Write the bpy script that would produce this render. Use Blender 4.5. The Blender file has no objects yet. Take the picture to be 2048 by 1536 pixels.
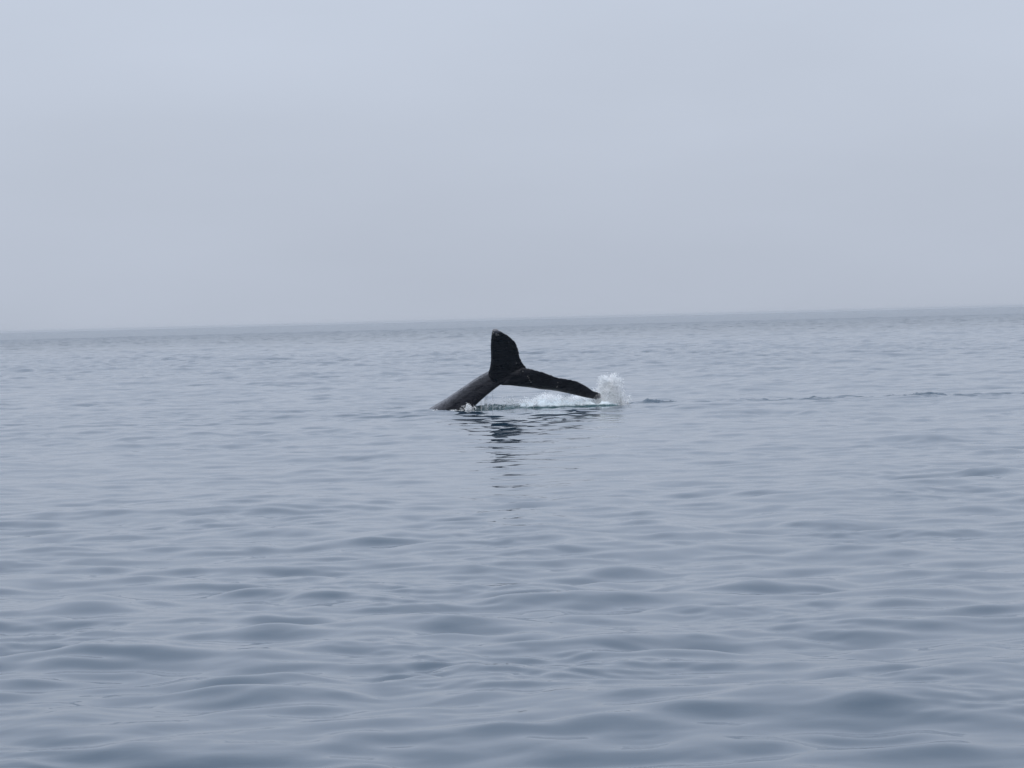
import bpy, bmesh, math, random
import numpy as np
from mathutils import Vector, Matrix, noise as mnoise

random.seed(7)
rng = np.random.default_rng(11)
scene = bpy.context.scene
C = scene.collection
R = math.radians

# ------------------------------------------------------------------ camera
CAM_H = 2.3                      # metres above the water (standing in a small boat)
FPX = 7200.0                     # focal length in photograph pixels (2048 wide)
PITCH = math.atan(130.5 / FPX)
ROLL = R(1.483)
cam_d = bpy.data.cameras.new('camera')
cam_d.sensor_width = 36.0
cam_d.lens = FPX / 2048 * 36.0
cam_d.clip_start = 0.2
cam_d.clip_end = 30000
cam = bpy.data.objects.new('camera', cam_d)
C.objects.link(cam)
cam_m = Matrix.Rotation(math.pi / 2 - PITCH, 4, 'X') @ Matrix.Rotation(-ROLL, 4, 'Z')
cam.matrix_world = Matrix.Translation((0, 0, CAM_H)) @ cam_m
scene.camera = cam

# ------------------------------------------------------------------ world: overcast sky
SUN_EL, SUN_AZ = 42.0, 200.0
world = bpy.data.worlds.new('World')
scene.world = world
world.use_nodes = True
wn, wl = world.node_tree.nodes, world.node_tree.links
wn.clear()
w_out = wn.new('ShaderNodeOutputWorld')
w_bg = wn.new('ShaderNodeBackground')
w_bg.inputs['Strength'].default_value = 0.1
sky = wn.new('ShaderNodeTexSky')
sky.sky_type = 'NISHITA'
sky.sun_disc = False
sky.sun_elevation = R(SUN_EL)
sky.sun_rotation = R(SUN_AZ)
sky.dust_density = 3.0
tc = wn.new('ShaderNodeTexCoord')
sep = wn.new('ShaderNodeSeparateXYZ')
wl.new(tc.outputs['Generated'], sep.inputs[0])
clampz = wn.new('ShaderNodeMath'); clampz.operation = 'MAXIMUM'; clampz.inputs[1].default_value = 0.0
wl.new(sep.outputs['Z'], clampz.inputs[0])
# overcast luminance distribution: L = Lh (1 + 2 sin elevation)
grad = wn.new('ShaderNodeMath'); grad.operation = 'MULTIPLY_ADD'
grad.inputs[1].default_value = 2.0; grad.inputs[2].default_value = 1.0
wl.new(clampz.outputs[0], grad.inputs[0])
# faint unevenness of the cloud layer
cmap = wn.new('ShaderNodeMapping'); cmap.inputs['Scale'].default_value = (1.0, 1.0, 3.5)
wl.new(tc.outputs['Generated'], cmap.inputs[0])
cn = wn.new('ShaderNodeTexNoise'); cn.inputs['Scale'].default_value = 7.0
cn.inputs['Detail'].default_value = 4.0; cn.inputs['Roughness'].default_value = 0.5
wl.new(cmap.outputs[0], cn.inputs['Vector'])
cr = wn.new('ShaderNodeMapRange')
cr.inputs['From Min'].default_value = 0.25; cr.inputs['From Max'].default_value = 0.75
cr.inputs['To Min'].default_value = 0.965; cr.inputs['To Max'].default_value = 1.045
wl.new(cn.outputs['Fac'], cr.inputs['Value'])
gm = wn.new('ShaderNodeMath'); gm.operation = 'MULTIPLY'
wl.new(grad.outputs[0], gm.inputs[0]); wl.new(cr.outputs[0], gm.inputs[1])
ccol = wn.new('ShaderNodeVectorMath'); ccol.operation = 'SCALE'
ccol.inputs[0].default_value = (4.78, 5.28, 6.26)
wl.new(gm.outputs[0], ccol.inputs['Scale'])
smix = wn.new('ShaderNodeMix'); smix.data_type = 'RGBA'
smix.inputs['Factor'].default_value = 0.94
wl.new(sky.outputs[0], smix.inputs['A'])
wl.new(ccol.outputs[0], smix.inputs['B'])
wl.new(smix.outputs['Result'], w_bg.inputs['Color'])
wl.new(w_bg.outputs[0], w_out.inputs[0])

sun_d = bpy.data.lights.new('sun', 'SUN')
sun_d.energy = 1.5
sun_d.angle = R(50)
sun_d.color = (1.0, 0.97, 0.93)
sun = bpy.data.objects.new('sun', sun_d)
C.objects.link(sun)
az = R(SUN_AZ)
sv = Vector((math.sin(az) * math.cos(R(SUN_EL)), math.cos(az) * math.cos(R(SUN_EL)), math.sin(R(SUN_EL))))
sun.rotation_euler = sv.to_track_quat('Z', 'Y').to_euler()

scene.view_settings.view_transform = 'Standard'
scene.view_settings.look = 'None'
scene.view_settings.exposure = 0.0
scene.view_settings.gamma = 1.0
scene.view_settings.use_curve_mapping = False
scene.render.engine = 'CYCLES'
scene.cycles.max_bounces = 24
scene.cycles.diffuse_bounces = 12
scene.cycles.transmission_bounces = 12
scene.cycles.transparent_max_bounces = 12
scene.cycles.volume_bounces = 20
scene.cycles.volume_step_rate = 0.4
scene.cycles.use_denoising = True


# ------------------------------------------------------------------ helpers
def at(px, py, Y):
    """Point of the place seen at photograph pixel (px, py), at distance Y."""
    v = cam_m.to_3x3() @ Vector(((px - 1024) / FPX, -(py - 768) / FPX, -1.0))
    t = Y / v.y
    return Vector((v.x * t, Y, CAM_H + v.z * t))


def on_water(px, py):
    v = cam_m.to_3x3() @ Vector(((px - 1024) / FPX, -(py - 768) / FPX, -1.0))
    t = -CAM_H / v.z
    return Vector((v.x * t, v.y * t, 0.0))


def tag(o, label=None, cat=None, kind=None, group=None):
    if label: o['label'] = label
    if cat: o['category'] = cat
    if kind: o['kind'] = kind
    if group: o['group'] = group
    return o


def mesh_object(name, verts, faces_flat, nper, mat, parent=None, smooth=True):
    """faces_flat: (n, nper) int array"""
    me = bpy.data.meshes.new(name)
    n = len(verts); f = len(faces_flat)
    me.vertices.add(n)
    me.vertices.foreach_set('co', np.asarray(verts, dtype=np.float32).ravel())
    me.loops.add(f * nper)
    me.loops.foreach_set('vertex_index', np.asarray(faces_flat, dtype=np.int32).ravel())
    me.polygons.add(f)
    me.polygons.foreach_set('loop_start', np.arange(0, f * nper, nper, dtype=np.int32))
    me.polygons.foreach_set('loop_total', np.full(f, nper, dtype=np.int32))
    me.polygons.foreach_set('use_smooth', np.full(f, smooth, dtype=bool))
    me.update(calc_edges=True)
    me.materials.append(mat)
    o = bpy.data.objects.new(name, me)
    C.objects.link(o)
    if parent: o.parent = parent
    return o


def smooth(a, b, x):
    t = np.clip((x - a) / (b - a), 0, 1)
    return t * t * (3 - 2 * t)


def new_mat(name):
    m = bpy.data.materials.new(name)
    m.use_nodes = True
    nt = m.node_tree
    return m, nt, nt.nodes, nt.links, nt.nodes['Principled BSDF']


def node(nt, typ, **kw):
    n = nt.nodes.new(typ)
    for k, v in kw.items():
        if hasattr(n, k): setattr(n, k, v)
        else: n.inputs[k].default_value = v
    return n


# value noise on arrays (for geometry)
class VNoise:
    def __init__(self, seed, n=256):
        self.n = n
        self.t = np.random.default_rng(seed).random((n, n)).astype(np.float32) * 2 - 1

    def __call__(self, x, y):
        xi = np.floor(x).astype(int); yi = np.floor(y).astype(int)
        fx = x - xi; fy = y - yi
        fx = fx * fx * fx * (fx * (fx * 6 - 15) + 10); fy = fy * fy * fy * (fy * (fy * 6 - 15) + 10)
        n = self.n
        a = self.t[xi % n, yi % n]; b = self.t[(xi + 1) % n, yi % n]
        c = self.t[xi % n, (yi + 1) % n]; d = self.t[(xi + 1) % n, (yi + 1) % n]
        return (a * (1 - fx) + b * fx) * (1 - fy) + (c * (1 - fx) + d * fx) * fy

    def fbm(self, x, y, o=4, g=0.5):
        s = 0; a = 1.0; t = 0
        for k in range(o):
            s = s + a * self(x * 2 ** k + 17.3 * k, y * 2 ** k + 5.1 * k); t += a; a *= g
        return s / t


# ------------------------------------------------------------------ materials
def water_material():
    m, nt, N, L, p = new_mat('sea_water')
    p.inputs['Base Color'].default_value = (0.009, 0.033, 0.058, 1)
    p.inputs['IOR'].default_value = 1.333
    geo = node(nt, 'ShaderNodeNewGeometry')
    sp = node(nt, 'ShaderNodeSeparateXYZ'); L.new(geo.outputs['Position'], sp.inputs[0])
    # wind-ruffled water far out is rougher than the calm water near the boat
    mr = node(nt, 'ShaderNodeMapRange')
    mr.inputs['From Min'].default_value = 300; mr.inputs['From Max'].default_value = 900
    mr.inputs['To Min'].default_value = 0.04; mr.inputs['To Max'].default_value = 0.20
    L.new(sp.outputs['Y'], mr.inputs['Value'])
    L.new(mr.outputs[0], p.inputs['Roughness'])
    # capillary ripples in patches
    mp = node(nt, 'ShaderNodeMapping'); mp.inputs['Scale'].default_value = (1.0, 1.6, 1.0)
    L.new(geo.outputs['Position'], mp.inputs[0])
    n1 = node(nt, 'ShaderNodeTexNoise', Scale=4.5, Detail=3.0, Roughness=0.55)
    L.new(mp.outputs[0], n1.inputs['Vector'])
    patch = node(nt, 'ShaderNodeTexNoise', Scale=0.22, Detail=2.0)
    L.new(mp.outputs[0], patch.inputs['Vector'])
    pr = node(nt, 'ShaderNodeMapRange')
    pr.inputs['From Min'].default_value = 0.42; pr.inputs['From Max'].default_value = 0.68
    pr.inputs['To Min'].default_value = 0.15; pr.inputs['To Max'].default_value = 1.0
    L.new(patch.outputs['Fac'], pr.inputs['Value'])
    mul = node(nt, 'ShaderNodeMath', operation='MULTIPLY')
    L.new(n1.outputs['Fac'], mul.inputs[0]); L.new(pr.outputs[0], mul.inputs[1])
    bp = node(nt, 'ShaderNodeBump'); bp.inputs['Strength'].default_value = 1.0
    bp.inputs['Distance'].default_value = 0.0018
    L.new(mul.outputs[0], bp.inputs['Height'])
    L.new(bp.outputs[0], p.inputs['Normal'])
    return m


def skin_material():
    m, nt, N, L, p = new_mat('whale_skin')
    tco = node(nt, 'ShaderNodeNewGeometry')
    att = node(nt, 'ShaderNodeAttribute', attribute_name='pigment_highlight')
    n1 = node(nt, 'ShaderNodeTexNoise', Scale=2.2, Detail=7.0, Roughness=0.6)
    mp = node(nt, 'ShaderNodeMapping'); mp.inputs['Rotation'].default_value = (0, R(35), 0)
    mp.inputs['Scale'].default_value = (1.0, 3.5, 8.0)
    L.new(tco.outputs['Position'], mp.inputs[0]); L.new(mp.outputs[0], n1.inputs['Vector'])
    r1 = node(nt, 'ShaderNodeValToRGB')
    r1.color_ramp.elements[0].position = 0.35; r1.color_ramp.elements[0].color = (0.0020, 0.0026, 0.006, 1)
    r1.color_ramp.elements[1].position = 0.75; r1.color_ramp.elements[1].color = (0.022, 0.022, 0.028, 1)
    L.new(n1.outputs['Fac'], r1.inputs['Fac'])
    # grey skin: the peduncle flank, the scarred fluke tips and a painted ridge highlight
    n2 = node(nt, 'ShaderNodeTexNoise', Scale=14.0, Detail=5.0, Roughness=0.7)
    L.new(tco.outputs['Position'], n2.inputs['Vector'])
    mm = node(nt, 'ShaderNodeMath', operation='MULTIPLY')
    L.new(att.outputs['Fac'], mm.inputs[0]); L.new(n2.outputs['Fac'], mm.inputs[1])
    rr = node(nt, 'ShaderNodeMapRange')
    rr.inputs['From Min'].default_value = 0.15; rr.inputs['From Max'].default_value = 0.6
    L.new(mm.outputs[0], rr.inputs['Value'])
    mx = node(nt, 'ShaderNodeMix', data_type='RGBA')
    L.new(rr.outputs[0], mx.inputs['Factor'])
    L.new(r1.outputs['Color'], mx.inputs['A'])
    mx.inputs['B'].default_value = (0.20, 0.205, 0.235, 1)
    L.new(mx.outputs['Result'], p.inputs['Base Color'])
    n3 = node(nt, 'ShaderNodeTexNoise', Scale=5.0, Detail=4.0)
    L.new(mp.outputs[0], n3.inputs['Vector'])
    r3 = node(nt, 'ShaderNodeMapRange'); r3.inputs['From Min'].default_value = 0.35; r3.inputs['From Max'].default_value = 0.65
    r3.inputs['To Min'].default_value = 0.16; r3.inputs['To Max'].default_value = 0.55
    L.new(n3.outputs['Fac'], r3.inputs['Value']); L.new(r3.outputs[0], p.inputs['Roughness'])
    p.inputs['Specular IOR Level'].default_value = 0.25
    bp = node(nt, 'ShaderNodeBump'); bp.inputs['Strength'].default_value = 0.8
    bp.inputs['Distance'].default_value = 0.02
    L.new(n1.outputs['Fac'], bp.inputs['Height']); L.new(bp.outputs[0], p.inputs['Normal'])
    return m


def barnacle_material():
    m, nt, N, L, p = new_mat('barnacle_shell')
    n1 = node(nt, 'ShaderNodeTexNoise', Scale=40.0)
    r1 = node(nt, 'ShaderNodeValToRGB')
    r1.color_ramp.elements[0].color = (0.08, 0.08, 0.08, 1); r1.color_ramp.elements[1].color = (0.30, 0.29, 0.28, 1)
    L.new(n1.outputs['Fac'], r1.inputs['Fac']); L.new(r1.outputs['Color'], p.inputs['Base Color'])
    p.inputs['Roughness'].default_value = 0.7
    return m


def spray_material():
    m, nt, N, L, p = new_mat('spray')
    oi = node(nt, 'ShaderNodeNewGeometry')
    n1 = node(nt, 'ShaderNodeTexNoise', Scale=6.0, Detail=3.0)
    L.new(oi.outputs['Position'], n1.inputs['Vector'])
    r1 = node(nt, 'ShaderNodeValToRGB')
    r1.color_ramp.elements[0].position = 0.3; r1.color_ramp.elements[0].color = (0.92, 0.94, 0.95, 1)
    r1.color_ramp.elements[1].position = 0.7; r1.color_ramp.elements[1].color = (0.97, 0.975, 0.98, 1)
    L.new(n1.outputs['Fac'], r1.inputs['Fac'])
    tr = node(nt, 'ShaderNodeBsdfTranslucent'); L.new(r1.outputs['Color'], tr.inputs['Color'])
    p = node(nt, 'ShaderNodeBsdfDiffuse')
    L.new(r1.outputs['Color'], p.inputs['Color'])
    ms = node(nt, 'ShaderNodeMixShader'); ms.inputs[0].default_value = 0.5
    L.new(p.outputs[0], ms.inputs[1]); L.new(tr.outputs[0], ms.inputs[2])
    L.new(ms.outputs[0], N['Material Output'].inputs['Surface'])
    return m


def churn_material():
    """broken water: teal glassy water carrying white foam where the attribute says so"""
    m, nt, N, L, p = new_mat('churned_water')
    att = node(nt, 'ShaderNodeAttribute', attribute_name='foam')
    geo = node(nt, 'ShaderNodeNewGeometry')
    n1 = node(nt, 'ShaderNodeTexNoise', Scale=16.0, Detail=6.0, Roughness=0.72)
    mp = node(nt, 'ShaderNodeMapping'); mp.inputs['Scale'].default_value = (0.55, 1, 1)
    L.new(geo.outputs['Position'], mp.inputs[0]); L.new(mp.outputs[0], n1.inputs['Vector'])
    ad = node(nt, 'ShaderNodeMath', operation='ADD')
    L.new(att.outputs['Fac'], ad.inputs[0]); L.new(n1.outputs['Fac'], ad.inputs[1])
    rr = node(nt, 'ShaderNodeMapRange')
    rr.inputs['From Min'].default_value = 0.95; rr.inputs['From Max'].default_value = 1.40
    L.new(ad.outputs[0], rr.inputs['Value'])
    mx = node(nt, 'ShaderNodeMix', data_type='RGBA')
    mx.inputs['A'].default_value = (0.030, 0.070, 0.080, 1)
    mx.inputs['B'].default_value = (0.60, 0.67, 0.70, 1)
    L.new(rr.outputs[0], mx.inputs['Factor'])
    L.new(mx.outputs['Result'], p.inputs['Base Color'])
    r2 = node(nt, 'ShaderNodeMapRange'); r2.inputs['To Min'].default_value = 0.08; r2.inputs['To Max'].default_value = 0.6
    L.new(rr.outputs[0], r2.inputs['Value']); L.new(r2.outputs[0], p.inputs['Roughness'])
    p.inputs['IOR'].default_value = 1.333
    bp = node(nt, 'ShaderNodeBump'); bp.inputs['Strength'].default_value = 0.7
    bp.inputs['Distance'].default_value = 0.02
    L.new(n1.outputs['Fac'], bp.inputs['Height']); L.new(bp.outputs[0], p.inputs['Normal'])
    return m


M_WATER = water_material()
M_SKIN = skin_material()
M_BARN = barnacle_material()
M_SPRAY = spray_material()
M_CHURN = churn_material()

# ------------------------------------------------------------------ sea
def radial_rows():
    r = [0.0, 0.6]
    while r[-1] < 14: r.append(r[-1] * 1.05)
    while r[-1] < 1000:
        d = r[-1]
        s = d / 470.0
        if 87.5 < d < 96.5: s = 0.06
        r.append(d + s)
    while r[-1] < 6800: r.append(r[-1] * 1.012)
    return np.array(r)


def angles():
    fine = np.linspace(-R(12), R(12), 520)
    g = []; a = R(12); s = fine[1] - fine[0]
    while a < math.pi:
        s = min(s * 1.12, R(4)); a += s; g.append(a)
    g = np.array(g); g = g * 1.0
    g[-1] = math.pi
    return np.concatenate([-g[::-1], fine, g])


rows = radial_rows(); angs = angles()
nr, na = len(rows), len(angs)
RR, AA = np.meshgrid(rows, angs, indexing='ij')
X = (RR * np.sin(AA)).ravel(); Y = (RR * np.cos(AA)).ravel()
dr = np.gradient(rows)[:, None].repeat(na, 1).ravel()
dt = (RR * np.gradient(angs)[None, :]).ravel()
SR = np.sin(AA).ravel(); CR_ = np.cos(AA).ravel()
RRf = RR.ravel()

env_n = VNoise(3)
# gusts: patches of livelier and calmer water
fl = 0.28 * smooth(50, 200, RRf)      # beyond the reach of the eye short waves may be sampled sparsely
gust = 1.0 + 0.45 * env_n.fbm(X / 9.0, Y / 14.0, 3) + 0.30 * env_n.fbm(X / 45.0 + 7, Y / 60.0 + 3, 2)
far_boost = 1.0 + 1.3 * smooth(96, 240, RRf) + 1.3 * smooth(420, 620, RRf) + 0.45 * (1 - smooth(18, 36, RRf))
# water smoothed by the whale's own passage
slick = 1.0 - 0.30 * smooth(38, 60, RRf) * (1 - smooth(94, 104, RRf)) * np.exp(-((X - 0.6) / 2.6) ** 4)

Z = np.zeros_like(X)
# (wavelength range, number, total rms slope, mean direction from +Y, spread)
BANDS = [
    (9.0, 26.0, 16, 0.012, R(12), R(30)),
    (3.0, 9.0, 44, 0.021, R(-14), R(40)),
    (1.9, 3.0, 34, 0.024, R(6), R(50)),
    (0.75, 1.9, 90, 0.050, R(-6), R(72)),
    (0.40, 0.75, 60, 0.043, R(-4), R(70)),
    (0.16, 0.40, 60, 0.036, R(8), R(42)),
]
for (l0, l1, n, slope, mdir, spread) in BANDS:
    per = slope * math.sqrt(2.0 / n)
    acc = np.zeros_like(X)
    for k in range(n):
        lam = l0 * (l1 / l0) ** ((k + rng.random()) / n)
        th = mdir + rng.normal() * spread
        kx, ky = math.sin(th), math.cos(th)
        kk = 2 * math.pi / lam
        amp = per / kk
        along_r = np.abs(kx * SR + ky * CR_); along_t = np.abs(kx * CR_ - ky * SR)
        eff = np.sqrt((along_r * dr) ** 2 + (along_t * dt) ** 2)
        lod = 1 - smooth(0.24 + fl, 0.36 + fl, eff / lam)
        idx = np.nonzero(lod > 0.001)[0]
        ph = (kx * X[idx] + ky * Y[idx]) * kk + rng.random() * 6.283
        acc[idx] += (amp * lod[idx] * np.sin(ph))
    if l1 < 0.5: acc *= 0.25 + 1.6 * np.clip(env_n.fbm(X / 1.7 + 50, Y / 3.0 + 9, 3) + 0.05, 0, 1) ** 1.2 * 2
    Z += acc * slick * (gust * far_boost if l1 < 3.5 else (far_boost if l1 < 10 else 1.0))

# individual humps seen in the photograph (px, py, width m, depth m, height m)
for (px, py, w, d, a) in [
    (1535, 915, 0.55, 0.8, 0.030), (1850, 878, 0.9, 0.5, 0.034), (1995, 946, 0.6, 0.7, 0.035),
    (1625, 822, 0.30, 0.8, 0.045), (1700, 897, 0.5, 0.6, 0.025), (1090, 1013, 0.35, 0.6, 0.022),
    (1480, 1168, 0.40, 0.5, 0.030), (830, 1112, 0.5, 0.55, 0.020), (160, 1222, 0.45, 0.5, 0.028),
    (290, 1492, 0.22, 0.35, 0.020), (690, 1466, 0.2, 0.35, 0.02), (760, 1528, 0.25, 0.35, 0.03),
    (300, 943, 0.4, 0.8, 0.026), (1940, 1360, 0.5, 0.5, 0.032),
    (1300, 806, 0.5, 0.13, 0.020), (1440, 803, 0.5, 0.13, 0.022), (1690, 793, 0.35, 0.14, 0.022),
    (1752, 808, 0.42, 0.24, 0.034), (1870, 798, 0.4, 0.2, 0.030), (1990, 772, 0.7, 0.25, 0.032)]:
    c = on_water(px, py)
    m = (np.abs(X - c.x) < 5 * w) & (np.abs(Y - c.y) < 5 * d) & (Y > 0)
    Z[m] += 2.0 * a * np.exp(-((X[m] - c.x) / w) ** 2 - ((Y[m] - c.y) / d) ** 2)

# the thin broken wake line running off to the right of the splash and the ripple to the left of the tail
wk = VNoise(21)
m = (Y > 85) & (Y < 99) & (X > 2.6) & (X < 15)
x, y = X[m], Y[m]
for (off, amp, w0, sd, xa, xb) in [(0.0, 0.062, 0.075, 0, 10.5, 13.5), (0.8, 0.042, 0.09, 60, 12.0, 14.5), (-1.1, 0.028, 0.10, 90, 9.0, 13.0), (1.9, 0.030, 0.10, 130, 13.0, 14.8)]:
    yl = np.interp(x, [2.8, 3.6, 6.0, 8.5, 10.8, 13.0], [94.7, 94.3, 92.2, 90.7, 89.7, 89.4]) + off + 0.45 * wk.fbm(x * 0.45 + sd, x * 0 + 3.1, 3)
    e = np.clip(0.75 + 1.2 * wk.fbm(x * 0.8 + 40 + sd, y * 0.2, 3), 0, 1) * (1 - smooth(xa, xb, x)) * smooth(2.6 + abs(off) * 3, 3.1 + abs(off) * 4, x)
    w = w0 * (1 + 0.5 * wk(x * 1.1 + sd, x * 0))
    Z[m] += e * amp * np.exp(-((y - yl) / w) ** 2) * (1 + 0.4 * wk.fbm(x * 6 + sd, y * 4, 2))
    Z[m] += e * 0.060 * wk.fbm(x * 4.2 + sd, y * 3.2, 4) * np.exp(-((y - yl) / 0.7) ** 2)
m = (Y > 87) & (Y < 94) & (X > -3.4) & (X < -1.2)
x, y = X[m], Y[m]
c = on_water(825, 829)
for (o1, a1, w1, ph) in [(0.25, 0.045, 0.10, 0.0), (0.8, 0.03, 0.12, 2.0), (-0.5, 0.015, 0.12, 4.0)]:
    Z[m] += a1 * np.exp(-((y - c.y - o1 - 0.10 * np.sin(x * 6 + ph)) / w1) ** 2) * smooth(-3.2, -2.7, x) * (1 - smooth(-1.8, -1.3, x)) * np.clip(0.7 + 0.9 * wk(x * 3 + ph, y), 0, 2)
# the surface heaped up where the stock goes in
c = on_water(885, 828)
dd = np.hypot((X - c.x) / 0.8, (Y - c.y) / 0.5)
Z += 0.006 * np.exp(-(dd - 0.9) ** 2 / 0.05) * (Y > 0) * (dd < 4)
# rings and chop round the tail
c = Vector((0.3, 90.6))
m = (np.hypot(X - c.x, Y - c.y) < 6)
d = np.hypot((X[m] - c.x) * 0.75, Y[m] - c.y)
Z[m] += 0.020 * np.exp(-(d / 2.3) ** 2) * wk.fbm(X[m] * 2.2, Y[m] * 1.5, 3) * 1.6

V = np.stack([X, Y, Z], 1)
i = np.arange(nr - 1)[:, None]; j = np.arange(na - 1)[None, :]
a = (i * na + j).ravel(); b = a + 1; c_ = a + na + 1; d_ = a + na
F = np.stack([a, d_, c_, b], 1)
F = F[na - 1:] if True else F      # first ring collapses to the point below the camera
sea = mesh_object('sea', V, F, 4, M_WATER)
tag(sea, 'calm grey blue sea rippled by low smooth waves', None, 'structure')
sea.visible_shadow = True

# ------------------------------------------------------------------ whale
YR = 90.3


def catmull(P, n):
    P = [np.array(p, float) for p in P]
    P = [2 * P[0] - P[1]] + P + [2 * P[-1] - P[-2]]
    out = []
    m = len(P) - 3
    for k in range(n):
        u = k / (n - 1) * m
        i = min(int(u), m - 1); t = u - i
        p0, p1, p2, p3 = P[i:i + 4]
        out.append(0.5 * ((2 * p1) + (-p0 + p2) * t + (2 * p0 - 5 * p1 + 4 * p2 - p3) * t * t + (-p0 + 3 * p1 - 3 * p2 + p3) * t ** 3))
    return out


def tube_sections(sections):
    """closed loft through rings (list of (k,3) arrays)"""
    k = len(sections[0]); n = len(sections)
    v = np.concatenate(sections)
    f = []
    for i in range(n - 1):
        for j in range(k):
            a = i * k + j; b = i * k + (j + 1) % k
            f.append((a, b, b + k, a + k))
    caps = [tuple(range(k))[::-1], tuple(range((n - 1) * k, n * k))]
    return v, f, caps


def fluke(stations, tmax, seed, n=90):
    """stations: (Lx, Ly, Ldepth, Tx, Ty, Tdepth) photograph points with their distances"""
    rn = VNoise(seed)
    raw = []
    for (lx, ly, ld, tx, ty, td) in stations:
        raw.append(list(at(lx, ly, ld)) + list(at(tx, ty, td)))
    S = catmull(raw, n)
    rings = []
    for i, s in enumerate(S):
        Lp, Tp = s[:3], s[3:]
        u = i / (n - 1)
        sn, sp_ = S[min(i + 1, n - 1)], S[max(i - 1, 0)]
        span = (sn - sp_); span = span[:3] + span[3:]
        ch = Tp - Lp
        cl = np.linalg.norm(ch)
        # ragged trailing edge
        rag = 0.028 * float(rn.fbm(np.array([u * 42.0]), np.array([0.5]), 3, 0.7)[0]) * min(1, u * 6)
        Tp = Tp + ch / max(cl, 1e-6) * rag
        ch = Tp - Lp; cl = np.linalg.norm(ch)
        nv = np.cross(span, ch); nv /= np.linalg.norm(nv)
        t = tmax * (1 - u) ** 0.8 + 0.035
        t = min(t, cl * 0.45)
        ring = []
        K = 18
        for side in (1, -1):
            cs = np.linspace(0, 1, K)
            if side < 0: cs = cs[::-1][1:-1]
            for c in cs:
                prof = math.sqrt(max(c, 0)) * (1 - c) * 2.6 + 0.0
                h = 0.5 * t * min(prof, 1.0) + (0.013 if 0 < c < 1 else 0) * (1 if c > 0.02 else 0)
                ring.append(Lp + ch * c + nv * h * side)
        rings.append(np.array(ring))
    return rings


U = [  # raised fluke, leaning towards the boat
    (992, 764, 90.52, 1048, 756, 90.45), (981, 758, 90.38, 1052, 746, 90.33),
    (976, 748, 90.20, 1053, 735, 90.20), (979.3, 735, 90.02, 1047, 727, 90.05),
    (981.3, 720, 89.78, 1041.5, 717, 89.85), (981.3, 705, 89.55, 1038, 704, 89.65),
    (980.8, 692, 89.36, 1035, 692, 89.45), (981.5, 679, 89.17, 1028.5, 681.5, 89.27),
    (982.8, 669, 89.03, 1018, 672.5, 89.12), (984.5, 662, 88.93, 1006, 666, 88.97),
    (987, 658.5, 88.88, 996, 660.5, 88.90)]
W = [  # lowered fluke, reaching right and away, its tip just touching the water
    (1000, 768, 90.42, 1030, 742, 90.12), (1014, 769.5, 90.44, 1050, 736, 90.12),
    (1030, 770.8, 90.48, 1064, 738.8, 90.12), (1060, 774, 90.58, 1082, 743.0, 90.20),
    (1080, 777.2, 90.66, 1101, 750.0, 90.30), (1101, 779, 90.74, 1118, 755.4, 90.40),
    (1121, 782.6, 90.82, 1142, 759.5, 90.50), (1150, 789.5, 90.93, 1158, 764, 90.66),
    (1172, 794.8, 91.0, 1176, 775, 90.82), (1188, 796.8, 91.06, 1189, 783.0, 90.92),
    (1196, 796.6, 91.08, 1197, 785.6, 90.99), (1200, 795.8, 91.10, 1201.5, 787.8, 91.02)]

# peduncle: centre px/py/distance, half height across the stock (m), half width (m)
PED = [(770, 985, 93.6, 1.02, 0.98), (810, 925, 92.8, 0.80, 0.74), (850, 876, 92.1, 0.62, 0.54),
       (880, 843, 91.65, 0.47, 0.40), (905, 820, 91.35, 0.365, 0.31), (940, 791.5, 91.0, 0.315, 0.25),
       (968, 770, 90.75, 0.285, 0.20), (995, 754, 90.50, 0.235, 0.17), (1020, 749, 90.30, 0.14, 0.13),
       (1042, 747, 90.15, 0.06, 0.08)]
cent = [list(at(p[0], p[1], p[2])) + [p[3], p[4]] for p in PED]
CS = catmull(cent, 60)
Nf = Vector((-0.07, 0.57, 0.82)).normalized()   # normal of the fluke plane = up-down axis of the tail stock
rings = []
for i, s in enumerate(CS):
    a0 = Vector(CS[max(i - 1, 0)][:3]); a1 = Vector(CS[min(i + 1, 59)][:3])
    ax = (a1 - a0).normalized()
    up = (Nf - ax * Nf.dot(ax)).normalized()
    sd = ax.cross(up)
    ring = []
    for k in range(32):
        th = 2 * math.pi * k / 32
        cth, sth = math.cos(th), math.sin(th)
        # keeled section: ridge along the top and the underside
        keel = 1 + 0.10 * max(0, abs(sth)) ** 8
        p = Vector(s[:3]) + sd * (cth * s[4]) * (0.92 if abs(sth) > .5 else 1) + up * (sth * s[3] * keel)
        ring.append(list(p))
    rings.append(np.array(ring))

bm = bmesh.new()
for secs in (rings, fluke(U, 0.16, 5), fluke(W, 0.15, 9)):
    v, f, caps = tube_sections(secs)
    vs = [bm.verts.new(p) for p in v]
    for q in f: bm.faces.new([vs[k] for k in q])
    for q in caps: bm.faces.new([vs[k] for k in q])
bmesh.ops.recalc_face_normals(bm, faces=bm.faces)
tmp_me = bpy.data.meshes.new('whale_tmp')
bm.to_mesh(tmp_me); bm.free()
tmp = bpy.data.objects.new('whale_tmp', tmp_me); C.objects.link(tmp)
rm = tmp.modifiers.new('r', 'REMESH'); rm.mode = 'VOXEL'; rm.voxel_size = 0.013; rm.use_smooth_shade = True
sm = tmp.modifiers.new('s', 'SMOOTH'); sm.factor = 0.5; sm.iterations = 6
dg = bpy.context.evaluated_depsgraph_get()
wm = bpy.data.meshes.new_from_object(tmp.evaluated_get(dg))
bpy.data.objects.remove(tmp); bpy.data.meshes.remove(tmp_me)
wm.name = 'whale'
wm.materials.clear(); wm.materials.append(M_SKIN)
nv = len(wm.vertices)
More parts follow.
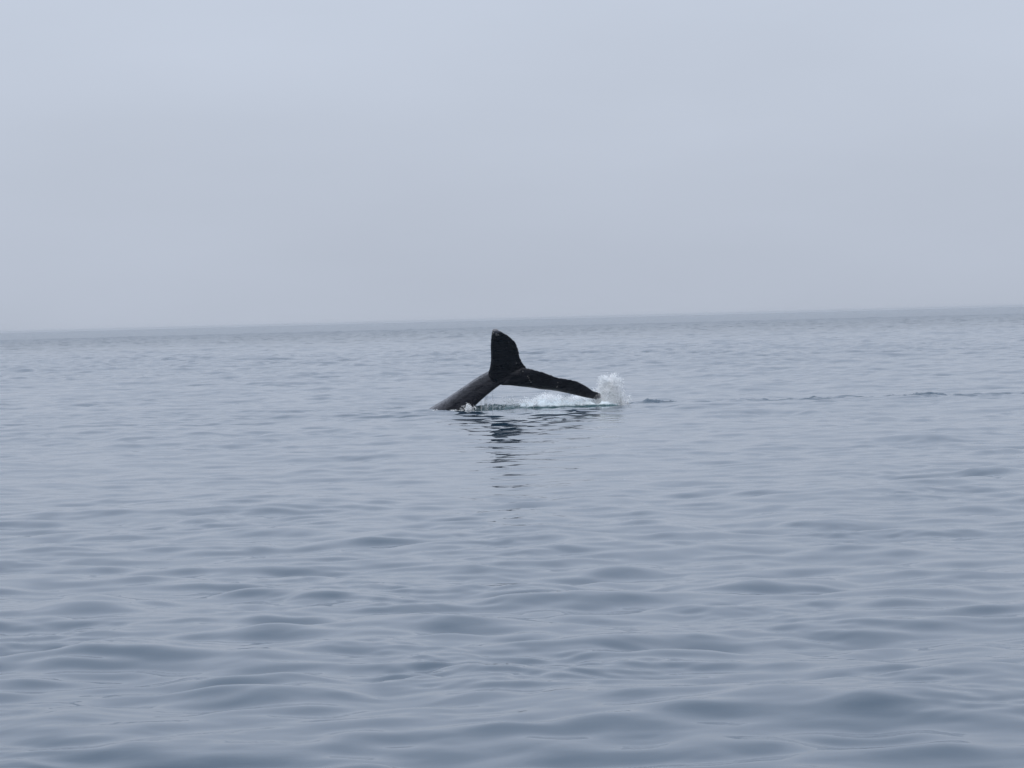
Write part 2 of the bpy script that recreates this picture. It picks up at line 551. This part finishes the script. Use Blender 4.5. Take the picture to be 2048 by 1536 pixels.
co = np.empty(nv * 3, np.float32); wm.vertices.foreach_get('co', co); co = co.reshape(-1, 3)
# pigment: pale scarred tips, grey flank of the stock, highlight painted along the upper ridge
tipU = np.array(at(992, 660, 88.9)); tipW = np.array(at(1196, 795, 91.05))
dU = np.linalg.norm(co - tipU, axis=1); dW = np.linalg.norm(co - tipW, axis=1)
lead = np.array(at(983, 668, 89.0))
pig_hl = 0.95 * np.clip(1 - dU / 0.15, 0, 1) ** 0.9 + 1.2 * np.clip(1 - dW / 0.17, 0, 1) ** 0.8
pig_hl += 0.38 * np.clip(1 - np.linalg.norm(co - lead, axis=1) / 0.30, 0, 1)
ped0 = np.array(at(905, 822, 91.35)); ped1 = np.array(at(975, 766, 90.7))
axis = (ped1 - ped0) / np.linalg.norm(ped1 - ped0)
tt = (co - ped0) @ axis
pig_hl += 0.30 * (1 - smooth(0.1, 1.3, tt))
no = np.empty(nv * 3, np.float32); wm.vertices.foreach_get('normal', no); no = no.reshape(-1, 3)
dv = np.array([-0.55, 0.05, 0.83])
pig_hl += 0.42 * smooth(0.45, 0.95, no @ dv) * (1 - smooth(1.5, 1.9, tt)) * (0.6 + 0.4 * smooth(0.2, 1.2, tt))  # painted highlight: upper ridge lightened where its surface faces up and left
ka, kb = np.array(at(1006, 771, 90.4)), np.array(at(1029, 758, 90.2))
ks = np.clip(((co - ka) @ (kb - ka)) / np.dot(kb - ka, kb - ka), 0, 1)
kd = np.linalg.norm((co - ka - ks[:, None] * (kb - ka)) * np.array([1, 0.2, 1]), axis=1)
pig_hl += 0.40 * np.clip(1 - kd / 0.035, 0, 1)
at_ = wm.attributes.new('pigment_highlight', 'FLOAT', 'POINT')
at_.data.foreach_set('value', pig_hl.astype(np.float32))
wm.polygons.foreach_set('use_smooth', np.ones(len(wm.polygons), bool))
wm.update()
whale = bpy.data.objects.new('whale', wm)
C.objects.link(whale)
base = at(905, 822, 91.3)
tag(whale, 'black whale tail with one fluke raised and one dipping to the water', 'whale')

# barnacles on tips and edges
no = np.empty(nv * 3, np.float32); wm.vertices.foreach_get('normal', no); no = no.reshape(-1, 3)
bm = bmesh.new()
cand = []
wU = np.where(dU < 0.16)[0]; wW = np.where(dW < 0.14)[0]
cand += list(rng.choice(wU, 26)) + list(rng.choice(wW, 34))
for (px, py, dd) in [(1026, 701, 89.6), (1041, 722, 89.95), (1055, 752, 90.2), (1058, 757, 90.2), (1060, 761, 90.25),
                     (1115, 763, 90.5), (1113, 771, 90.6), (1114, 768, 90.6), (976, 786, 90.7), (1046, 741, 90.2),
                     (1034, 728, 89.9), (1062, 766, 90.3)]:
    q = np.array(at(px, py, dd))
    dq = np.linalg.norm((co - q), axis=1) - no[:, 1] * -0.02
    cand.append(int(np.argmin(dq)))
for ci in cand:
    p = Vector(co[ci]); nn = Vector(no[ci]).normalized()
    r = rng.uniform(0.010, 0.022)
    M = Matrix.Translation(p + nn * r * 0.25) @ nn.to_track_quat('Z', 'Y').to_matrix().to_4x4()
    bmesh.ops.create_cone(bm, cap_ends=True, segments=6, radius1=r, radius2=r * 0.45, depth=r * 1.1, matrix=M)
me = bpy.data.meshes.new('barnacles'); bm.to_mesh(me); bm.free(); me.materials.append(M_BARN)
bo = bpy.data.objects.new('barnacles', me); C.objects.link(bo); bo.parent = whale
bo['kind'] = 'stuff'; bo['label'] = 'pale barnacles crusting the fluke tips and edges'

# ------------------------------------------------------------------ broken water below the tail
nx, ny = 330, 96
x0, x1 = at(925, 820, 91).x, at(1246, 815, 91).x
gx = np.linspace(x0, x1, nx); gy = np.linspace(90.45, 92.1, ny)
GX, GY = np.meshgrid(gx, gy, indexing='ij')
fn = VNoise(31); fn2 = VNoise(47)
PXS = [925, 945, 985, 1020, 1055, 1085, 1110, 1150, 1190, 1215, 1235, 1246]
HS = [0.03, 0.14, 0.15, 0.13, 0.17, 0.23, 0.24, 0.22, 0.17, 0.15, 0.10, 0.0]
H = np.interp(GX, [at(p, 820, 91).x for p in PXS], HS)
yc = 91.1 + 0.12 * fn(GX * 1.3, GX * 0)
u = (GY - yc) / np.where(GY < yc, 0.42, 0.62)
prof = np.clip(1 - u ** 2, 0, 1) ** 1.3
rid = 1 - np.abs(fn.fbm(GX * 3.2, GY * 3.0, 4, 0.6)) * 2.2
HZ = H * prof * (0.45 + 0.65 * rid) + 0.05 * prof * fn2.fbm(GX * 9, GY * 9, 4, 0.65) * np.clip(H / 0.1, 0, 1)
HZ = HZ - 0.035 * (1 - np.clip(prof * 3, 0, 1)) - 0.012
foam = 0.95 * smooth(0.02, 0.16, HZ) * smooth(1000, 1075, 1024 + GX * 79.1) + 0.22 * smooth(-.2, .5, fn.fbm(GX * 2.5 + 9, GY * 5, 3))
foam += 0.25 * smooth(940, 1000, 1024 + GX * 79.1) * smooth(0.0, 0.08, HZ)
Vc = np.stack([GX.ravel(), GY.ravel(), HZ.ravel()], 1)
i = np.arange(nx - 1)[:, None]; j = np.arange(ny - 1)[None, :]
a = (i * ny + j).ravel()
Fc = np.stack([a, a + ny, a + ny + 1, a + 1], 1)
ch = mesh_object('churned_water', Vc, Fc, 4, M_CHURN)
at_ = ch.data.attributes.new('foam', 'FLOAT', 'POINT')
at_.data.foreach_set('value', foam.ravel().astype(np.float32))
tag(ch, 'low ridge of green grey foaming water stirred up beneath the whale tail', 'foam', 'stuff')


# ------------------------------------------------------------------ spray
OCT = np.array([(1, 0, 0), (-1, 0, 0), (0, 1, 0), (0, -1, 0), (0, 0, 1), (0, 0, -1)], float)
OCF = np.array([(0, 2, 4), (2, 1, 4), (1, 3, 4), (3, 0, 4), (2, 0, 5), (1, 2, 5), (3, 1, 5), (0, 3, 5)])


def droplets(name, P, rad, vel, stretch, label, cat):
    """P (n,3), rad (n,), vel (n,3): each drop is drawn out a little along its path"""
    n = len(P)
    vl = vel / np.maximum(np.linalg.norm(vel, axis=1, keepdims=True), 1e-6)
    B = OCT[None] * rad[:, None, None]
    along = np.einsum('nij,nj->ni', B, vl)
    B = B + along[..., None] * vl[:, None, :] * (stretch[:, None, None])
    v = (B + P[:, None, :]).reshape(-1, 3)
    f = (OCF[None] + 6 * np.arange(n)[:, None, None]).reshape(-1, 3)
    o = mesh_object(name, v, f, 3, M_SPRAY, smooth=True)
    return tag(o, label, cat, 'stuff')


# plume thrown up at the tip of the lowered fluke: jets on ballistic paths
def jets(n_jets, n_per, origin, spread_x, vx, vy, vz, rr):
    P = []; Vv = []; Rd = []
    for k in range(n_jets):
        o = np.array(origin) + rng.normal(size=3) * np.array([spread_x, 0.16, 0.0])
        v0 = np.array([rng.normal(vx[0], vx[1]), rng.normal(vy[0], vy[1]), abs(rng.normal(vz[0], vz[1]))])
        T = 2 * v0[2] / 9.81
        m = int(n_per * (0.5 + rng.random()))
        t = T * rng.random(m) ** 0.8
        p = o + v0 * t[:, None] + np.array([0, 0, -4.905]) * (t ** 2)[:, None]
        p += rng.normal(size=(m, 3)) * (0.012 + 0.05 * t[:, None] / max(T, 1e-3))
        P.append(p); Vv.append(v0 + np.array([0, 0, -9.81]) * t[:, None])
        Rd.append(rng.lognormal(math.log(rr), 0.5, m))
    return np.concatenate(P), np.concatenate(Vv), np.concatenate(Rd)


tipx = at(1222, 812, 91.1).x
sets = []
sets.append(jets(190, 460, (tipx, 91.36, 0.02), 0.085, (0.03, 0.15), (0.05, 0.20), (3.15, 0.33), 0.0042))
sets.append(jets(150, 160, (tipx - 0.05, 91.40, 0.0), 0.19, (-0.05, 0.22), (0.0, 0.20), (1.9, 0.5), 0.0042))
sets.append(jets(120, 110, (at(1160, 815, 91).x, 91.32, 0.02), 0.36, (-0.1, 0.5), (0.0, 0.3), (1.7, 0.35), 0.0045))
P = np.concatenate([s[0] for s in sets]); Vv = np.concatenate([s[1] for s in sets]); Rd = np.concatenate([s[2] for s in sets])
k = P[:, 2] > -0.05
splash = droplets('splash', P[k], np.clip(Rd[k], 0.002, 0.02), Vv[k], rng.uniform(0.2, 1.6, k.sum()),
         'white burst of spray at the tip of the lowered fluke', 'splash')

# the finest drops of the burst, too small to tell apart: a dense white mist inside it
def mist_material(dens, seed):
    m = bpy.data.materials.new('mist'); m.use_nodes = True
    nt = m.node_tree
    for q in list(nt.nodes): nt.nodes.remove(q)
    out = nt.nodes.new('ShaderNodeOutputMaterial')
    pv = nt.nodes.new('ShaderNodeVolumePrincipled')
    pv.inputs['Color'].default_value = (0.998, 0.999, 0.999, 1)
    tc = nt.nodes.new('ShaderNodeTexCoord')
    ln = node(nt, 'ShaderNodeVectorMath', operation='LENGTH')
    nt.links.new(tc.outputs['Object'], ln.inputs[0])
    n1 = node(nt, 'ShaderNodeTexNoise', Scale=1.0, Detail=4.0, Roughness=0.6)
    geo = node(nt, 'ShaderNodeNewGeometry')
    mp = node(nt, 'ShaderNodeMapping'); mp.inputs['Rotation'].default_value = (0, R(-20), 0)
    mp.inputs['Scale'].default_value = (11, 9, 5.0); mp.inputs['Location'].default_value = (seed, 0, 0)
    nt.links.new(geo.outputs['Position'], mp.inputs[0]); nt.links.new(mp.outputs[0], n1.inputs['Vector'])
    fall = node(nt, 'ShaderNodeMapRange', interpolation_type='SMOOTHSTEP')
    fall.inputs['From Min'].default_value = 1.0; fall.inputs['From Max'].default_value = 0.35
    nt.links.new(ln.outputs['Value'], fall.inputs['Value'])
    cl = node(nt, 'ShaderNodeMapRange', interpolation_type='SMOOTHSTEP')
    cl.inputs['From Min'].default_value = 0.36; cl.inputs['From Max'].default_value = 0.62
    cl.inputs['To Min'].default_value = 0.03
    nt.links.new(n1.outputs['Fac'], cl.inputs['Value'])
    m1 = node(nt, 'ShaderNodeMath', operation='MULTIPLY')
    nt.links.new(fall.outputs[0], m1.inputs[0]); nt.links.new(cl.outputs[0], m1.inputs[1])
    m2 = node(nt, 'ShaderNodeMath', operation='MULTIPLY'); m2.inputs[1].default_value = dens
    nt.links.new(m1.outputs[0], m2.inputs[0]); nt.links.new(m2.outputs[0], pv.inputs['Density'])
    nt.links.new(pv.outputs[0], out.inputs['Volume'])
    return m


for (px, py, sx, sy, sz, tilt, dens, sd_) in [
        (1224, 784, 0.25, 0.28, 0.42, R(8), 60, 1.3), (1213, 803, 0.38, 0.35, 0.22, 0, 36, 5.7),
        (1160, 803, 0.52, 0.30, 0.20, 0, 9, 9.1), (1095, 800, 0.46, 0.30, 0.22, 0, 7, 14.2)]:
    bm = bmesh.new(); bmesh.ops.create_icosphere(bm, subdivisions=3, radius=1.0)
    me = bpy.data.meshes.new('mist'); bm.to_mesh(me); bm.free()
    me.materials.append(mist_material(dens, sd_))
    o = bpy.data.objects.new('mist', me); C.objects.link(o); o.parent = splash
    o.location = at(px, py, 91.30); o.scale = (sx, sy, sz); o.rotation_euler = (0, tilt, 0)
    o['kind'] = 'stuff'

sets = [jets(46, 50, (at(1080, 815, 91).x, 91.2, 0.05), 0.38, (0.1, 0.5), (0.0, 0.3), (1.75, 0.35), 0.0055),
        jets(20, 40, (at(1015, 815, 91).x, 91.2, 0.0), 0.40, (0.0, 0.5), (0.0, 0.3), (1.7, 0.5), 0.005),
        jets(16, 30, (at(937, 822, 90.9).x, 90.75, 0.0), 0.04, (0.1, 0.2), (-0.1, 0.2), (1.3, 0.2), 0.007)]
P = np.concatenate([s[0] for s in sets]); Vv = np.concatenate([s[1] for s in sets]); Rd = np.concatenate([s[2] for s in sets])
# water draining off the underside of the tail stock
dr_p = []
for (px, py) in [(962, 800), (970, 793), (973, 791), (975, 790), (985, 783)]:
    t0 = at(px, py, 90.8)
    m = 90
    z = rng.uniform(0, t0.z, m)
    dr_p.append(np.stack([t0.x + rng.normal(0, 0.008, m), np.full(m, 90.8) + rng.normal(0, 0.01, m), z], 1))
dr_p = np.concatenate(dr_p)
P = np.concatenate([P, dr_p]); Vv = np.concatenate([Vv, np.tile([0, 0, -2.0], (len(dr_p), 1))])
Rd = np.concatenate([Rd, rng.uniform(0.002, 0.005, len(dr_p))])
k = P[:, 2] > -0.05
droplets('spray', P[k], np.clip(Rd[k], 0.002, 0.018), Vv[k], rng.uniform(0.2, 2.2, k.sum()),
         'scattered drops flung up between the tail stock and the lowered fluke', 'spray')

# foam fringe where the stock enters the water
n = 1500
t = rng.random(n)
px = 862 + t * 84
P = np.array([list(at(q, 825.5 - 0.0 * q, 90.95)) for q in px])
P[:, 1] = 90.90 + 0.10 * np.sin(t * 9) + rng.normal(0, 0.05, n)
P[:, 2] = np.abs(rng.normal(0, 0.014, n)) * (0.5 + 0.8 * np.sin(t * 15) ** 2)
droplets('foam_fringe', P, rng.uniform(0.004, 0.012, n), rng.normal(size=(n, 3)) * np.array([1, .6, .1]), rng.uniform(0.2, 1.5, n),
         'thin white fringe of foam where the tail stock enters the water', 'foam')

# ------------------------------------------------------------------ haze
bm = bmesh.new()
bmesh.ops.create_cube(bm, size=1.0)
for v in bm.verts:
    v.co = Vector((v.co.x * 14400, v.co.y * 14400, -1.2 if v.co.z < 0 else 3.0))
me = bpy.data.meshes.new('haze'); bm.to_mesh(me); bm.free()
hm = bpy.data.materials.new('haze'); hm.use_nodes = True
hn = hm.node_tree
for q in list(hn.nodes): hn.nodes.remove(q)
ho = hn.nodes.new('ShaderNodeOutputMaterial')
pv = hn.nodes.new('ShaderNodeVolumePrincipled')
pv.inputs['Color'].default_value = (0.58, 0.61, 0.64, 1)
pv.inputs['Density'].default_value = 1.6e-4
hn.links.new(pv.outputs[0], ho.inputs['Volume'])
me.materials.append(hm)
hz = bpy.data.objects.new('haze', me); C.objects.link(hz)
tag(hz, 'thin grey sea haze over the water', 'haze', 'stuff')
